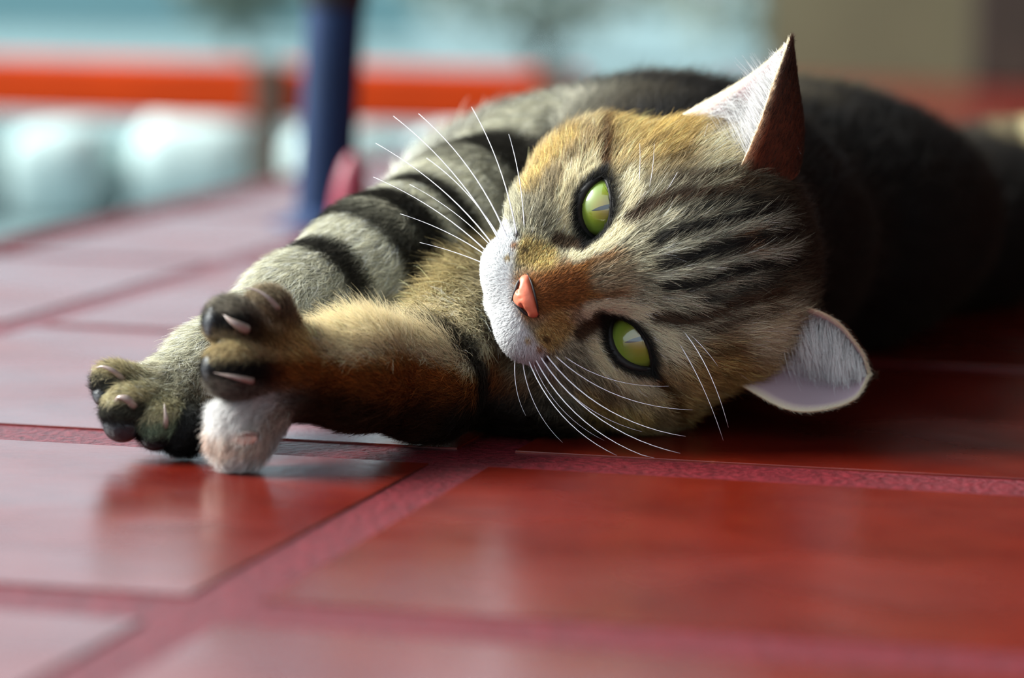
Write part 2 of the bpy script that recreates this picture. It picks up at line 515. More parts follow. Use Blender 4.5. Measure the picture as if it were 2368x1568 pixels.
def surface_nets(fn, lo, hi, h, block=8):
    lo = np.asarray(lo, float); hi = np.asarray(hi, float)
    nb = np.ceil((hi - lo) / (h * block)).astype(int)
    n = nb * block
    G = np.empty(n + 1, dtype=f32)
    bi = np.stack(np.meshgrid(*[np.arange(k) for k in nb], indexing='ij'), -1).reshape(-1, 3)
    cen = (lo + (bi + .5) * h * block).astype(f32)
    dc = fn(cen)
    G[...] = 10.0
    act = np.abs(dc) < h * block * 2.3
    off = np.stack(np.meshgrid(*[np.arange(block + 1)] * 3, indexing='ij'), -1).reshape(-1, 3)
    for b in bi[(~act) & (dc < 0)]:
        s = b * block
        G[s[0]:s[0] + block + 1, s[1]:s[1] + block + 1, s[2]:s[2] + block + 1] = -10.0
    A = bi[act]
    step = max(1, 400000 // len(off))
    for i in range(0, len(A), step):
        idx = (A[i:i + step, None, :] * block + off[None]).reshape(-1, 3)
        P = (lo + idx * h).astype(f32)
        G[idx[:, 0], idx[:, 1], idx[:, 2]] = fn(P)
    S = G < 0
    c = np.zeros(n, dtype=np.int8)
    for dx in (0, 1):
        for dy in (0, 1):
            for dz in (0, 1):
                c += S[dx:n[0] + dx, dy:n[1] + dy, dz:n[2] + dz]
    mix = (c > 0) & (c < 8)
    cells = np.argwhere(mix)
    vid = np.full(n, -1, dtype=np.int64); vid[mix] = np.arange(len(cells))
    acc = np.zeros((len(cells), 3)); cnt = np.zeros(len(cells))
    corners = [(a, b, d) for a in (0, 1) for b in (0, 1) for d in (0, 1)]
    for ax in range(3):
        for cr in corners:
            if cr[ax]: continue
            c2 = list(cr); c2[ax] = 1
            g0 = G[cells[:, 0] + cr[0], cells[:, 1] + cr[1], cells[:, 2] + cr[2]]
            g1 = G[cells[:, 0] + c2[0], cells[:, 1] + c2[1], cells[:, 2] + c2[2]]
            x = (g0 < 0) != (g1 < 0)
            t = np.where(x, g0 / np.where(x, g0 - g1, 1), 0)
            p = np.tile(np.array(cr, float), (len(cells), 1)); p[:, ax] = t
            acc[x] += p[x]; cnt[x] += 1
    verts = lo + (cells + acc / cnt[:, None]) * h
    quads = []
    for ax in range(3):
        u, v = (ax + 1) % 3, (ax + 2) % 3
        sl0 = [slice(None)] * 3; sl1 = [slice(None)] * 3
        sl0[ax] = slice(0, n[ax]); sl1[ax] = slice(1, n[ax] + 1)
        s0, s1 = S[tuple(sl0)], S[tuple(sl1)]
        E = np.argwhere(s0 != s1)
        E = E[(E[:, u] > 0) & (E[:, v] > 0) & (E[:, u] < n[u]) & (E[:, v] < n[v])]
        ins = S[E[:, 0], E[:, 1], E[:, 2]]
        def at_(du, dv):
            e = E.copy(); e[:, u] -= du; e[:, v] -= dv
            return vid[e[:, 0], e[:, 1], e[:, 2]]
        q = np.stack([at_(1, 1), at_(0, 1), at_(0, 0), at_(1, 0)], 1)
        q[~ins] = q[~ins][:, ::-1]
        quads.append(q)
    Q = np.concatenate(quads)
    Q = Q[(Q >= 0).all(1)]
    return verts, Q
def grad(fn, P, e=0.05):
    P = P.astype(f32); g = np.empty_like(P)
    for k in range(3):
        d = np.zeros(3, f32); d[k] = e
        g[:, k] = fn(P + d) - fn(P - d)
    return g / (np.linalg.norm(g, axis=1, keepdims=True) + 1e-9)

# ---- coat pattern, with some shade painted in -------------------------------------------------
def sstep(x, a, b):
    t = np.clip((x - a) / (b - a), 0, 1)
    return t * t * (3 - 2 * t)
def vnoise(P, scale, seed=0):
    # smooth pseudo-noise from a few rotated sines, about -1..1
    r = np.random.default_rng(seed)
    o = np.zeros(len(P))
    for k in range(5):
        d = r.normal(size=3); d /= np.linalg.norm(d)
        o += np.sin(P @ (d * scale * r.uniform(.7, 1.6)) + r.uniform(0, 6.28))
    return o / 3.0
def polydist(X, pts):
    pts = np.asarray(pts, float)
    best = np.full(len(X), 1e9)
    if len(pts) == 1:
        return np.linalg.norm(X - pts[0], axis=1)
    for a, b in zip(pts[:-1], pts[1:]):
        ab = b - a; t = np.clip(((X - a) @ ab) / (ab @ ab), 0, 1)
        best = np.minimum(best, np.linalg.norm(X - a - t[:, None] * ab, axis=1))
    return best
GREY, TAN, GOLD, CREAM, WHITE = (.42, .38, .26), (.42, .29, .13), (.58, .39, .12), (.78, .68, .44), (.80, .80, .80)
BLACK, BROWN, RUST, OCHRE = (.008, .006, .005), (.05, .020, .007), (.24, .065, .012), (.32, .125, .022)
# marks of the face, on its front plane (cm from the point between the eyes): sideways distance, height, half width, colour, strength
FACE = [
    ([(3.9, 1.7)], 1.9, GOLD, .75), ([(3.4, -.6)], 1.5, TAN, .7), ([(2.4, 3.4)], .9, CREAM, .8),
    ([(0, -2.6), (0, -1.2), (0, -.3)], .85, OCHRE, .95), ([(0, -.4), (0, .5)], .55, GREY, .6),
    ([(.95, -1.9), (1.2, -2.3)], .5, GOLD, .85), ([(0, -2.3), (0, -1.3)], .50, RUST, .7),
    ([(2.9, -1.75), (3.5, -1.2), (3.9, -.3)], .32, GOLD, .8),
    ([(1.9, -1.7), (2.4, -1.85), (2.9, -1.2)], .38, (.16, .13, .08), .5),
    ([(1.25, -1.25), (2.2, -1.0), (2.85, -.5), (3.05, .1)], .26, CREAM, .9),
    ([(.78, -1.0), (.9, -.2), (1.2, .5), (1.65, .75), (2.3, .85)], .30, (.80, .72, .50), 1.0),
    ([(3.02, .45), (3.6, .55), (4.3, .68)], .17, (.10, .04, .008), .95), ([(.15, 3.1), (.1, 3.6)], .22, (.30, .10, .02), .7),
    ([(.30, .9), (.32, 2.0), (.36, 3.2), (.45, 4.6)], .16, (.56, .53, .40), .8), ([(.95, 1.0), (.98, 2.2), (1.0, 3.4)], .20, (.48, .44, .32), .7),
    ([(1.30, .62), (1.48, 1.2), (1.5, 2.1), (1.42, 2.9), (1.5, 3.8)], .23, BROWN, .95),
    ([(.58, 1.0), (.66, 1.6), (.64, 2.4), (.70, 3.5), (.8, 4.6)], .21, BLACK, .98),
    ([(0, 1.0), (0, 2.0), (0, 3.0), (0, 4.5)], .21, BLACK, .98), ([(.18, 2.4), (.20, 3.2)], .10, BLACK, .7),
    ([(1.08, 1.9), (1.10, 2.6), (1.10, 3.8)], .16, BLACK, .9),
    ([(1.98, 1.9), (1.9, 2.8), (1.95, 3.7)], .15, BROWN, .85), ([(2.5, 1.6), (2.7, 2.5)], .14, BROWN, .6), ([(3.0, 1.3), (3.3, 2.2)], .12, BROWN, .5),
    ([(1.05, -.75), (1.18, -1.2), (1.32, -1.4)], 0.270, BROWN, .95),
    ([(1.70, -2.5)], 0.135, BLACK, .8), ([(1.25, -2.35)], 0.121, BROWN, .8), ([(1.45, -2.72)], .09, OCHRE, .9), ([(1.2, -2.75)], .09, OCHRE, .8), ([(2.05, -2.2)], 0.121, BROWN, .8),
    ([(3.2, .9), (3.9, .2), (4.2, -.8)], 0.189, BROWN, .35),
]
def blend(c, col, a):
    a = a[:, None]
    return c * (1 - a) + np.asarray(col) * a
def face_uv(Q):
    return np.stack([np.abs(Q[:, 0]), Q[:, 1] * .94 - Q[:, 2] * .342], 1)
def head_color(Q):
    X = face_uv(Q)
    X = X + .03 * np.stack([vnoise(Q, 3.0, 3), vnoise(Q, 3.0, 4)], 1)
    c = np.tile(np.array(GREY), (len(Q), 1))
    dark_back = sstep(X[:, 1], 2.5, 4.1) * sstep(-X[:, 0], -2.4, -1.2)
    c = blend(c, (.055, .032, .016), dark_back * .9)  # dark crown: stripes plus shadow painted into the coat
    c = blend(c, (.16, .085, .034), sstep(X[:, 1], .7, 2.4) * sstep(X[:, 0], 1.7, 2.6) * .75)
    for pts, w, col, s in FACE:
        d = polydist(X, pts)
        c = blend(c, col, s * (1 - sstep(d, w * .45, w * 1.15)))
    # white muzzle and chin
    lim = -3.0 + .22 * np.clip(X[:, 0], 0, 1.6) ** 1.5
    w = 1 - sstep(X[:, 1], lim - .10, lim + .22)
    w *= 1 - sstep(X[:, 0], 1.75, 2.3)
    c = blend(c, WHITE, w * (Q[:, 2] > -2.2))
    c = blend(c, (.018, .010, .006), sstep(X[:, 1], 4.0, 5.2) * .92)  # crown and nape blackened further, shade included in the colour
    for pts, r0, col in (([(1.45, -2.62)], .10, OCHRE), ([(1.15, -2.85)], .10, (.5, .33, .1)), ([(1.72, -2.48)], .09, BROWN)):
        c = blend(c, col, .85 * (1 - sstep(polydist(X, pts), r0 * .5, r0 * 1.3)))
    for s in (1, -1):
        l = eye_lens(Q, s)
        c = blend(c, (.006, .005, .004), (1 - sstep(l, .12, .26)) * (Q[:, 2] > -1.6))
    return c
def chain_param(P, L):
    best = np.full(len(P), 1e9); tt = np.zeros(len(P)); acc = 0.0; ax = np.zeros((len(P), 3)); off = np.zeros((len(P), 3))
    for i in range(len(L) - 1):
        a, b = np.array(L[i][0]), np.array(L[i + 1][0]); ab = b - a; ln = np.linalg.norm(ab)
        t = np.clip(((P - a) @ ab) / (ab @ ab), 0, 1)
        o = P - a - t[:, None] * ab; d = np.linalg.norm(o, axis=1) - (L[i][1] + (L[i + 1][1] - L[i][1]) * t)
        m = d < best
        best[m] = d[m]; tt[m] = acc + t[m] * ln; ax[m] = ab / ln; off[m] = o[m]
        acc += ln
    return tt, ax, off
def leg_r_color(P):
    t, ax, off = chain_param(P, LEG_R)
    c = np.tile(np.array((.60, .57, .44)), (len(P), 1))
    w = vnoise(P, 1.6, 8) * .22
    z = off[:, 2]
    c = blend(c, TAN, sstep(-z, -.2, 1.2) * .8)
    for t0, hw, lo_z in ((3.4, .90, -9), (6.5, .48, -9), (8.3, .58, -9), (10.7, .42, .35)):
        d = np.abs(t + w - t0 + .10 * z)
        c = blend(c, BLACK, (1 - sstep(d, hw * .6, hw * 1.25)) * sstep(z, lo_z - .3, lo_z + .3) * .97)
    return c
def leg_l_color(P):
    t, ax, off = chain_param(P, LEG_L)
    n = off / (np.linalg.norm(off, axis=1, keepdims=True) + 1e-6)
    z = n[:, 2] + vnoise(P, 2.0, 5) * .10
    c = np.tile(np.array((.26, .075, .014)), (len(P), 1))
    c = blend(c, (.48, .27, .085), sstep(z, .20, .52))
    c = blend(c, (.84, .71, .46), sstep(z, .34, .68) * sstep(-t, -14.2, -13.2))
    c = blend(c, (.022, .010, .005), sstep(-z, -.05, .5) * .93)  # forearm underside blackened, its shade painted into the coat
    # cream upper arm with a dark ring above the elbow
    up = 1 - sstep(t, 6.2, 7.4)
    c = blend(c, (.46, .37, .19), up)
    d = np.abs(t + vnoise(P, 1.8, 9) * .3 - 8.3)
    c = blend(c, BLACK, (1 - sstep(d, .35, .8)) * .95)
    d = np.abs(t + vnoise(P, 1.8, 9) * .3 - 4.0)
    c = blend(c, (.05, .03, .015), (1 - sstep(d, .3, .8)) * .8)
    c = blend(c, (.02, .014, .01), (1 - sstep(P[:, 2], 1.2, 2.2)) * (1 - sstep(t, 8.0, 9.5)))  # low arm and chest fur: dark coat and painted shadow
    return c
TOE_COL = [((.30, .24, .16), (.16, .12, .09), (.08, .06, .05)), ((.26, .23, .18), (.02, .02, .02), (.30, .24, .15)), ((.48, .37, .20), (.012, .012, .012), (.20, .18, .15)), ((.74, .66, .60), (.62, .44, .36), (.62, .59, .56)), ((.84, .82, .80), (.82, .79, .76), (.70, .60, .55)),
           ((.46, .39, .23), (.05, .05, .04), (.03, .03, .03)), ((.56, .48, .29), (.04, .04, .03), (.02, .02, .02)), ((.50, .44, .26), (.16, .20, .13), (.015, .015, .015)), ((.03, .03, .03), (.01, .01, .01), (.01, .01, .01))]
def toe_color(P):
    best = np.full(len(P), 1e9); c = np.zeros((len(P), 3)); ax = np.zeros((len(P), 3))
    for T, (top, mid_, low) in zip(TOES_L + TOES_R, TOE_COL):
        a, b = np.array(T[0]), np.array(T[1]); ab = b - a
        t = np.clip(((P - a) @ ab) / (ab @ ab), 0, 1)
        o = P - a - t[:, None] * ab
        d = np.linalg.norm(o, axis=1) - (T[2] + (T[3] - T[2]) * t)
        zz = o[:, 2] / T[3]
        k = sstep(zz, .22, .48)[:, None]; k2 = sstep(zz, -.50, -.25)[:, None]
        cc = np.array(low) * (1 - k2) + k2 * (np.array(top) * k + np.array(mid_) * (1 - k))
        m = d < best
        best[m] = d[m]; c[m] = cc[m]; ax[m] = ab / np.linalg.norm(ab)
    return c, ax
def torso_color(P):
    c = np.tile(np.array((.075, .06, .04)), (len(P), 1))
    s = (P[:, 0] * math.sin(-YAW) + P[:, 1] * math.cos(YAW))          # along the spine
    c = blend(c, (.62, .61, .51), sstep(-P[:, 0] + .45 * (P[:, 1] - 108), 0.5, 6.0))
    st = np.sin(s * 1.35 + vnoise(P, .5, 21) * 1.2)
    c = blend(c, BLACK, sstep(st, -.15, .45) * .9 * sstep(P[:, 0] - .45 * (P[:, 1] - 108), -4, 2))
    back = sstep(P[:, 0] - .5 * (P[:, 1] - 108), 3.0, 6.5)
    c = blend(c, BLACK, back * .97)  # back blackened: deep shadow painted over the tabby ground
    tail = sstep(P[:, 0], 19.5, 21.0) * sstep(P[:, 1], 140, 143)
    c = blend(c, (.75, .60, .32), tail)  # yellow rump and tail, colour brightened to make up for blocked light
    c = blend(c, BLACK, tail * sstep(np.sin(P[:, 0] * 2.2), .2, .6) * sstep(P[:, 2], 4, 5))
    return c
def coat(P):
    """colour, flow direction, hair length, lift, density for points on the skin"""
    P = np.asarray(P, float)
    n = len(P)
    ds = np.stack(sdf_groups(P.astype(f32)), 1)
    w = np.exp(-(ds - ds.min(1, keepdims=True)) / 0.22); w /= w.sum(1, keepdims=True)
    Q = w2h(P).astype(float)
    col = np.zeros((n, 3)); tax = np.zeros((n, 3)); rax = np.zeros((n, 3)); lax = np.zeros((n, 3)); ridge = np.zeros(n); t_l = np.zeros(n)
    for k in range(5):
        mk = w[:, k] > .01
        if not mk.any(): continue
        Pm = P[mk]
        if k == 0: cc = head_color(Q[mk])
        elif k == 1: cc = leg_r_color(Pm); rax[mk] = chain_param(Pm, LEG_R)[1]
        elif k == 2:
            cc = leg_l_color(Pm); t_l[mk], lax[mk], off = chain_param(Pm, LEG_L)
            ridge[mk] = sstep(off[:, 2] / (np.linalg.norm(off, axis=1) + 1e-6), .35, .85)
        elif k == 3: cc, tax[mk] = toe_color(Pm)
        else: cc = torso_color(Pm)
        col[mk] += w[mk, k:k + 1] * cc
    col /= np.maximum((w * (w > .01)).sum(1, keepdims=True), 1e-6)
    hv = (Q - np.array([0, -2.1, 3.7])); hv[:, 2] *= .8
    pad = np.exp(-(((np.abs(Q[:, 0]) - .8) / .8) ** 2 + ((Q[:, 1] + 2.9) / .6) ** 2))
    hv[:, 1] -= pad * 1.5
    hf = hv @ HM
    hf /= np.linalg.norm(hf, axis=1, keepdims=True) + 1e-6
    bf = np.tile(np.array([math.sin(-YAW), math.cos(YAW), -.05]), (n, 1))
    flow = w[:, 0:1] * hf + w[:, 1:2] * (rax + np.array([0, 0, -.25])) + w[:, 2:3] * (lax * .9 + np.array([.0, -.05, .12])) + w[:, 3:4] * tax + w[:, 4:5] * bf
    rn = np.linalg.norm(Q - np.array([0, -2, 2.3]), axis=1)
    hl = .12 + .49 * sstep(rn, 1.2, 5.0) + .35 * sstep(rn, 5.0, 8.0)
    hl *= np.where(np.minimum(eye_lens(Q, 1), eye_lens(Q, -1)) < .35, .55, 1.0)
    ll = .50 + .55 * ridge * sstep(-t_l, -14.0, -11.0) + .35 * (1 - sstep(t_l, 5.5, 8))
    length = w[:, 0] * hl + w[:, 1] * .55 + w[:, 2] * ll + w[:, 3] * (.30 + .16 * (col.mean(1) > .45)) + w[:, 4] * 1.15
    lift = w[:, 0] * .38 + w[:, 1] * .42 + w[:, 2] * (.36 + .5 * ridge) + w[:, 3] * .55 + w[:, 4] * .45
    far = sstep(P[:, 1], 104, 116)
    back = sstep(-Q[:, 2], 4.0, 6.0)
    dens = w[:, 0] * (1500 - 1100 * back) + (w[:, 1] + w[:, 2]) * 900 + w[:, 3] * 1700 + w[:, 4] * 420
    dens = dens * (1 - .62 * far)
    rad = w[:, 0] * .0052 + (w[:, 1] + w[:, 2]) * .0055 + w[:, 3] * .004 + w[:, 4] * .008
    rad = rad * (1 + .9 * far)
    bare = np.zeros(n)
    for s in (1, -1):
        bare = np.maximum(bare, 1 - sstep(eye_lens(Q, s), .02, .10)) * (1.0)
    bare = np.where(Q[:, 2] > -1.9, bare, 0) * (w[:, 0] > .5)
    nose = np.linalg.norm((Q - np.array([0, -2.02, 2.25])) / np.array([.50, .36, .42]), axis=1)
    bare = np.maximum(bare, (nose < 1.0) * 1.0)
    pk = np.linalg.norm((P - np.array([-7.16, 91.3, 0.98])) / np.array([.36, .5, .17]), axis=1)
    bare = np.maximum(bare, (pk < 1.0) * .75)
    dens = dens * (1 - bare)
    return col, flow, length, lift, dens, rad, w, Q

cat = bpy.data.objects.new('cat', None); COL.objects.link(cat)
tag(cat, 'striped tabby cat lying on its side with forepaws stretched out', 'cat')

verts, quads = surface_nets(sdf_cat, (-12.6, 90.0, -0.6), (42.5, 156.0, 11.0), 0.125)
M_skin, nt, bs = new_mat('cat_skin')
va = nt.nodes.new('ShaderNodeAttribute'); va.attribute_name = 'coat'
hs = nt.nodes.new('ShaderNodeHueSaturation'); hs.inputs['Value'].default_value = 0.45
nt.links.new(va.outputs['Color'], hs.inputs['Color'])
nt.links.new(hs.outputs['Color'], bs.inputs['Base Color'])
bs.inputs['Roughness'].default_value = 0.8
bs.inputs['Specular IOR Level'].default_value = 0.2

def big_mesh(name, verts, quads, mat, parent, colors=None):
    me = bpy.data.meshes.new(name)
    nq = len(quads)
    me.vertices.add(len(verts)); me.vertices.foreach_set('co', (np.asarray(verts) * CM).astype(f32).ravel())
    me.loops.add(nq * 4); me.loops.foreach_set('vertex_index', quads.astype(np.int32).ravel())
    me.polygons.add(nq)
    me.polygons.foreach_set('loop_start', np.arange(0, nq * 4, 4, dtype=np.int32))
    me.polygons.foreach_set('use_smooth', np.ones(nq, dtype=bool))
    me.update(calc_edges=True); me.validate()
    if colors is not None:
        at = me.color_attributes.new('coat', 'FLOAT_COLOR', 'POINT')
        at.data.foreach_set('color', np.concatenate([colors, np.ones((len(colors), 1))], 1).astype(f32).ravel())
    o = bpy.data.objects.new(name, me); COL.objects.link(o)
    me.materials.append(mat)
    o.parent = parent
    return o
vcoat = coat(verts)
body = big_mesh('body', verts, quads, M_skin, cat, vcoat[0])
# ---- ears ----------------------------------------------------------
def catmull(pts, n):
    P = np.asarray(pts, float)
    P = np.concatenate([[2 * P[0] - P[1]], P, [2 * P[-1] - P[-2]]])
    out = []
    m = len(P) - 3
    for s in np.linspace(0, m, n):
        i = min(int(s), m - 1); t = s - i
        p0, p1, p2, p3 = P[i:i + 4]
        out.append(.5 * ((2 * p1) + (-p0 + p2) * t + (2 * p0 - 5 * p1 + 4 * p2 - p3) * t * t + (-p0 + 3 * p1 - 3 * p2 + p3) * t ** 3))
    return np.array(out)
# three rails of each ear in head axes: inner edge, back of the cup, outer edge
EAR_R = dict(m=[(1.35, 3.15, -1.75), (2.85, 4.35, -1.95), (4.2, 5.15, -2.45), (5.234, 5.786, -2.837)],
             b=[(1.9, 4.75, -4.3), (3.0, 5.2, -4.0), (4.2, 5.5, -3.4), (5.234, 5.786, -2.837)],
             l=[(4.15, 1.70, -4.5), (4.45, 3.0, -4.55), (4.75, 4.2, -4.2), (5.234, 5.786, -2.837)])
EAR_L = dict(m=[(-1.3, 2.3, -2.9), (-2.44, 4.63, -3.42), (-3.65, 5.27, -4.1), (-4.534, 5.276, -4.633)],
             b=[(-2.6, 2.2, -5.0), (-3.78, 3.51, -5.87), (-4.26, 4.55, -5.53), (-4.534, 5.276, -4.633)],
             l=[(-3.8, 1.7, -3.1), (-4.98, 3.3, -2.72), (-5.15, 4.75, -3.65), (-4.534, 5.276, -4.633)])
NS, NW = 26, 21
def ear_grid(E):
    Mi, Bk, Lt = [catmull(E[k], NS) for k in 'mbl']
    G = np.empty((NS, NW, 3))
    for i in range(NS):
        c = 2 * Bk[i] - .5 * (Mi[i] + Lt[i])
        t = np.linspace(0, 1, NW)[:, None]
        G[i] = (1 - t) ** 2 * Mi[i] + 2 * t * (1 - t) * c + t * t * Lt[i]
    return G
M_ear, nt, bs = new_mat('ear_skin')
bs.inputs['Roughness'].default_value = 0.55
bs.inputs['Specular IOR Level'].default_value = 0.3
va = nt.nodes.new('ShaderNodeAttribute'); va.attribute_name = 'coat'
nt.links.new(va.outputs['Color'], bs.inputs['Base Color'])
tr = nt.nodes.new('ShaderNodeBsdfTranslucent'); tr.inputs['Color'].default_value = (0.85, 0.28, 0.12, 1)
mxs = nt.nodes.new('ShaderNodeMixShader'); mxs.inputs[0].default_value = 0.22
nt.links.new(bs.outputs[0], mxs.inputs[1]); nt.links.new(tr.outputs[0], mxs.inputs[2])
nt.links.new(mxs.outputs[0], nt.nodes['Material Output'].inputs['Surface'])
HAIRS = []      # collected hair batches: roots, tip direction pieces
def add_hairs(P0, N, T, length, lift, rad, col, npts=5, curl=.10, seed=0, pull=None, stray=.22):
    """P0 roots, N normals, T unit flow tangents; hairs rise at `lift` and bend down along the flow"""
    r = np.random.default_rng(seed)
    n = len(P0)
    s = np.linspace(0, 1, npts)
    side = np.cross(N, T)
    out = np.empty((n, npts, 3), dtype=f32)
    jit = r.normal(size=(n, 1)) * np.reshape(stray, (-1, 1))
    lift = np.clip(lift * (1 + .35 * r.normal(size=n)), .05, 1.4)
    L = length * np.clip(1 + .22 * r.normal(size=n), .4, 1.7)
    bend = r.normal(size=(n, 1)) * curl
    p = P0.astype(float).copy()
    out[:, 0] = p - N * .03
    for k in range(1, npts):
        a = (lift * (1.15 - .75 * s[k]))[:, None]
        d = T * np.cos(a) + N * np.sin(a) + side * (jit + bend * s[k] * 2)
        d /= np.linalg.norm(d, axis=1, keepdims=True)
        p = p + d * (L / (npts - 1))[:, None]
        out[:, k] = p if pull is None else p + pull * (.75 * s[k] ** 1.3)
    out[:, :, 2] = np.maximum(out[:, :, 2], .02)
    R = rad[:, None] * np.clip(1.25 - 1.05 * s[None], .12, 1) 
    HAIRS.append((out, R.astype(f32), col.astype(f32)))

def build_ear(E, seed, sign):
    G = ear_grid(E)
    du = np.gradient(G, axis=0); dv = np.gradient(G, axis=1)
    Nn = np.cross(du, dv); Nn /= np.linalg.norm(Nn, axis=2, keepdims=True) + 1e-9
    # make the normal point out of the cup (towards the back)
    mid = G[4, NW // 2] - .5 * (G[4, 0] + G[4, -1])
    if (Nn[4, NW // 2] @ mid) < 0: Nn = -Nn
    th = .07
    tfac = np.ones((NS, NW, 1)); tfac[:, 0] = .4; tfac[:, -1] = .4; tfac[-1] = .15
    inner, outer = G - Nn * th * tfac, G + Nn * th * tfac
    V = np.concatenate([inner.reshape(-1, 3), outer.reshape(-1, 3)])
    K = NS * NW
    Fc = []
    for i in range(NS - 1):
        for j in range(NW - 1):
            a, b, c, d = i * NW + j, i * NW + j + 1, (i + 1) * NW + j + 1, (i + 1) * NW + j
            Fc.append((a, b, c, d)); Fc.append((K + d, K + c, K + b, K + a))
        for j in (0, NW - 1):
            a, d = i * NW + j, (i + 1) * NW + j
            Fc.append((a, d, K + d, K + a) if j == 0 else (a, K + a, K + d, d))
    ear = mesh_obj('ear', HO.astype(float) + V @ HM.astype(float), Fc, M_ear, cat)
    me = ear.data
    cols = np.empty((len(V), 4)); cols[:, 3] = 1
    jj = np.tile(np.arange(NW) / (NW - 1), NS); ii = np.repeat(np.arange(NS) / (NS - 1), NW)
    edge = np.maximum(np.abs(jj - .5) * 2, ii)
    ci = np.array((.50, .34, .35) if sign > 0 else (.72, .52, .58)) * np.ones((K, 3)); ci = blend(ci, (.80, .66, .46), sstep(edge, .90, .99))  # upper ear's lining coloured darker to offset the sun on it
    co = np.array((.10, .030, .015)) * np.ones((K, 3)); co = blend(co, (.5, .30, .15), sstep(edge, .93, .99) * .8)
    cols[:K, :3] = ci; cols[K:, :3] = co
    me.color_attributes.new('coat', 'FLOAT_COLOR', 'POINT').data.foreach_set('color', cols.astype(f32).ravel())
    bm = bmesh.new(); bm.from_mesh(me); bmesh.ops.recalc_face_normals(bm, faces=bm.faces[:]); bm.to_mesh(me); bm.free()
    # hairs
    r = np.random.default_rng(seed)
    def sample(n, smin_, smax_, jmin, jmax, power=1.0):
        s = (smin_ + (smax_ - smin_) * r.uniform(0, 1, n) ** power) * (NS - 1); j = (jmin + (jmax - jmin) * r.uniform(0, 1, n)) * (NW - 1)
        i0 = np.minimum(s.astype(int), NS - 2); j0 = np.minimum(j.astype(int), NW - 2)
        fs, fj = (s - i0)[:, None], (j - j0)[:, None]
        def bl(A): return (A[i0, j0] * (1 - fs) + A[i0 + 1, j0] * fs) * (1 - fj) + (A[i0, j0 + 1] * (1 - fs) + A[i0 + 1, j0 + 1] * fs) * fj
        nn = bl(Nn); nn /= np.linalg.norm(nn, axis=1, keepdims=True) + 1e-9
        tu = bl(du); tu /= np.linalg.norm(tu, axis=1, keepdims=True) + 1e-9
        tv = bl(dv); tv /= np.linalg.norm(tv, axis=1, keepdims=True) + 1e-9
        return bl(G), nn, tu, tv, s / (NS - 1), j / (NW - 1)
    W = lambda A: A @ HM.astype(float)
    Wp = lambda A: HO.astype(float) + W(A)
    def rc(n, base, var=.35):
        return np.array(base) * np.clip(1 + var * r.normal(size=(n, 1)), .25, 1.9)
    # short dark coat on the back of the ear
    n = int(9000 * FUR); p, nn, tu, tv, s, j = sample(n, 0, .99, .0, 1)
    add_hairs(Wp(p + nn * th), W(nn), W(tu), np.full(n, .26), np.full(n, .25), np.full(n, .0040), rc(n, (.055, .022, .012), .5), 4, seed=seed + 1)
    # pale rim hairs on both edges
    for j0, j1 in ((0, .035), (.965, 1)):
        n = int(1700 * FUR); p, nn, tu, tv, s, j = sample(n, .08, 1, j0, j1)
        add_hairs(Wp(p), W(tv * (1 if j0 else -1)), W(tu), np.full(n, .17), np.full(n, .35), np.full(n, .0040), rc(n, (.86, .76, .56), .15), 4, seed=seed + 2)
    # long white tufts inside, rooted along the inner edge and reaching across the cup
    for (n, a0, a1, j0, j1, ln, lf) in (((3200, .0, .6, .03, .22, 1.5, .5), (2200, .15, .85, .03, .16, .95, .42), (4200, .05, .97, .04, .96, .35, .35), (1300, 0, .35, .6, .97, .95, .5)) if sign > 0 else
                                      ((2600, .05, .62, .03, .30, 1.35, .6), (1800, .2, .85, .03, .20, .9, .5), (2400, .1, .95, .04, .42, .45, .5))):
        n = int(n * FUR)
        p, nn, tu, tv, s, j = sample(n, a0, a1, j0, j1)
        cl = np.sin(s * 37 + seed) * .30 + np.sin(s * 91 + j * 40) * .30
        sgn = np.where(j < .5, 1.0, -1.0)[:, None]
        i0 = np.minimum((s * (NS - 1)).astype(int), NS - 1)
        ch = G[i0, -1] - G[i0, 0]; ch /= np.linalg.norm(ch, axis=1, keepdims=True) + 1e-6      # straight across the cup
        t = ch * sgn * (.80 + .3 * cl[:, None]) + tu * (.50 + .5 * cl[:, None]); t /= np.linalg.norm(t, axis=1, keepdims=True)
        nn = nn - t * (nn * t).sum(1, keepdims=True); nn /= np.linalg.norm(nn, axis=1, keepdims=True) + 1e-6
        add_hairs(Wp(p - nn * th), W(-nn), W(t), np.full(n, ln) * (1.1 - .55 * s), np.full(n, lf * .55), np.full(n, .0062), rc(n, (.66, .64, .63) if sign > 0 else (.90, .90, .88), .16), 6, curl=.22, seed=seed + 3 + int(ln * 100))  # tufts of the sunlit ear likewise dimmed in colour
    return ear
ear = build_ear(EAR_R, 100, 1)
ear['label'] = 'upright ear catching the light, dark at the back'
ear = build_ear(EAR_L, 200, -1)
ear['label'] = 'lower ear cupped open with white tufts inside'

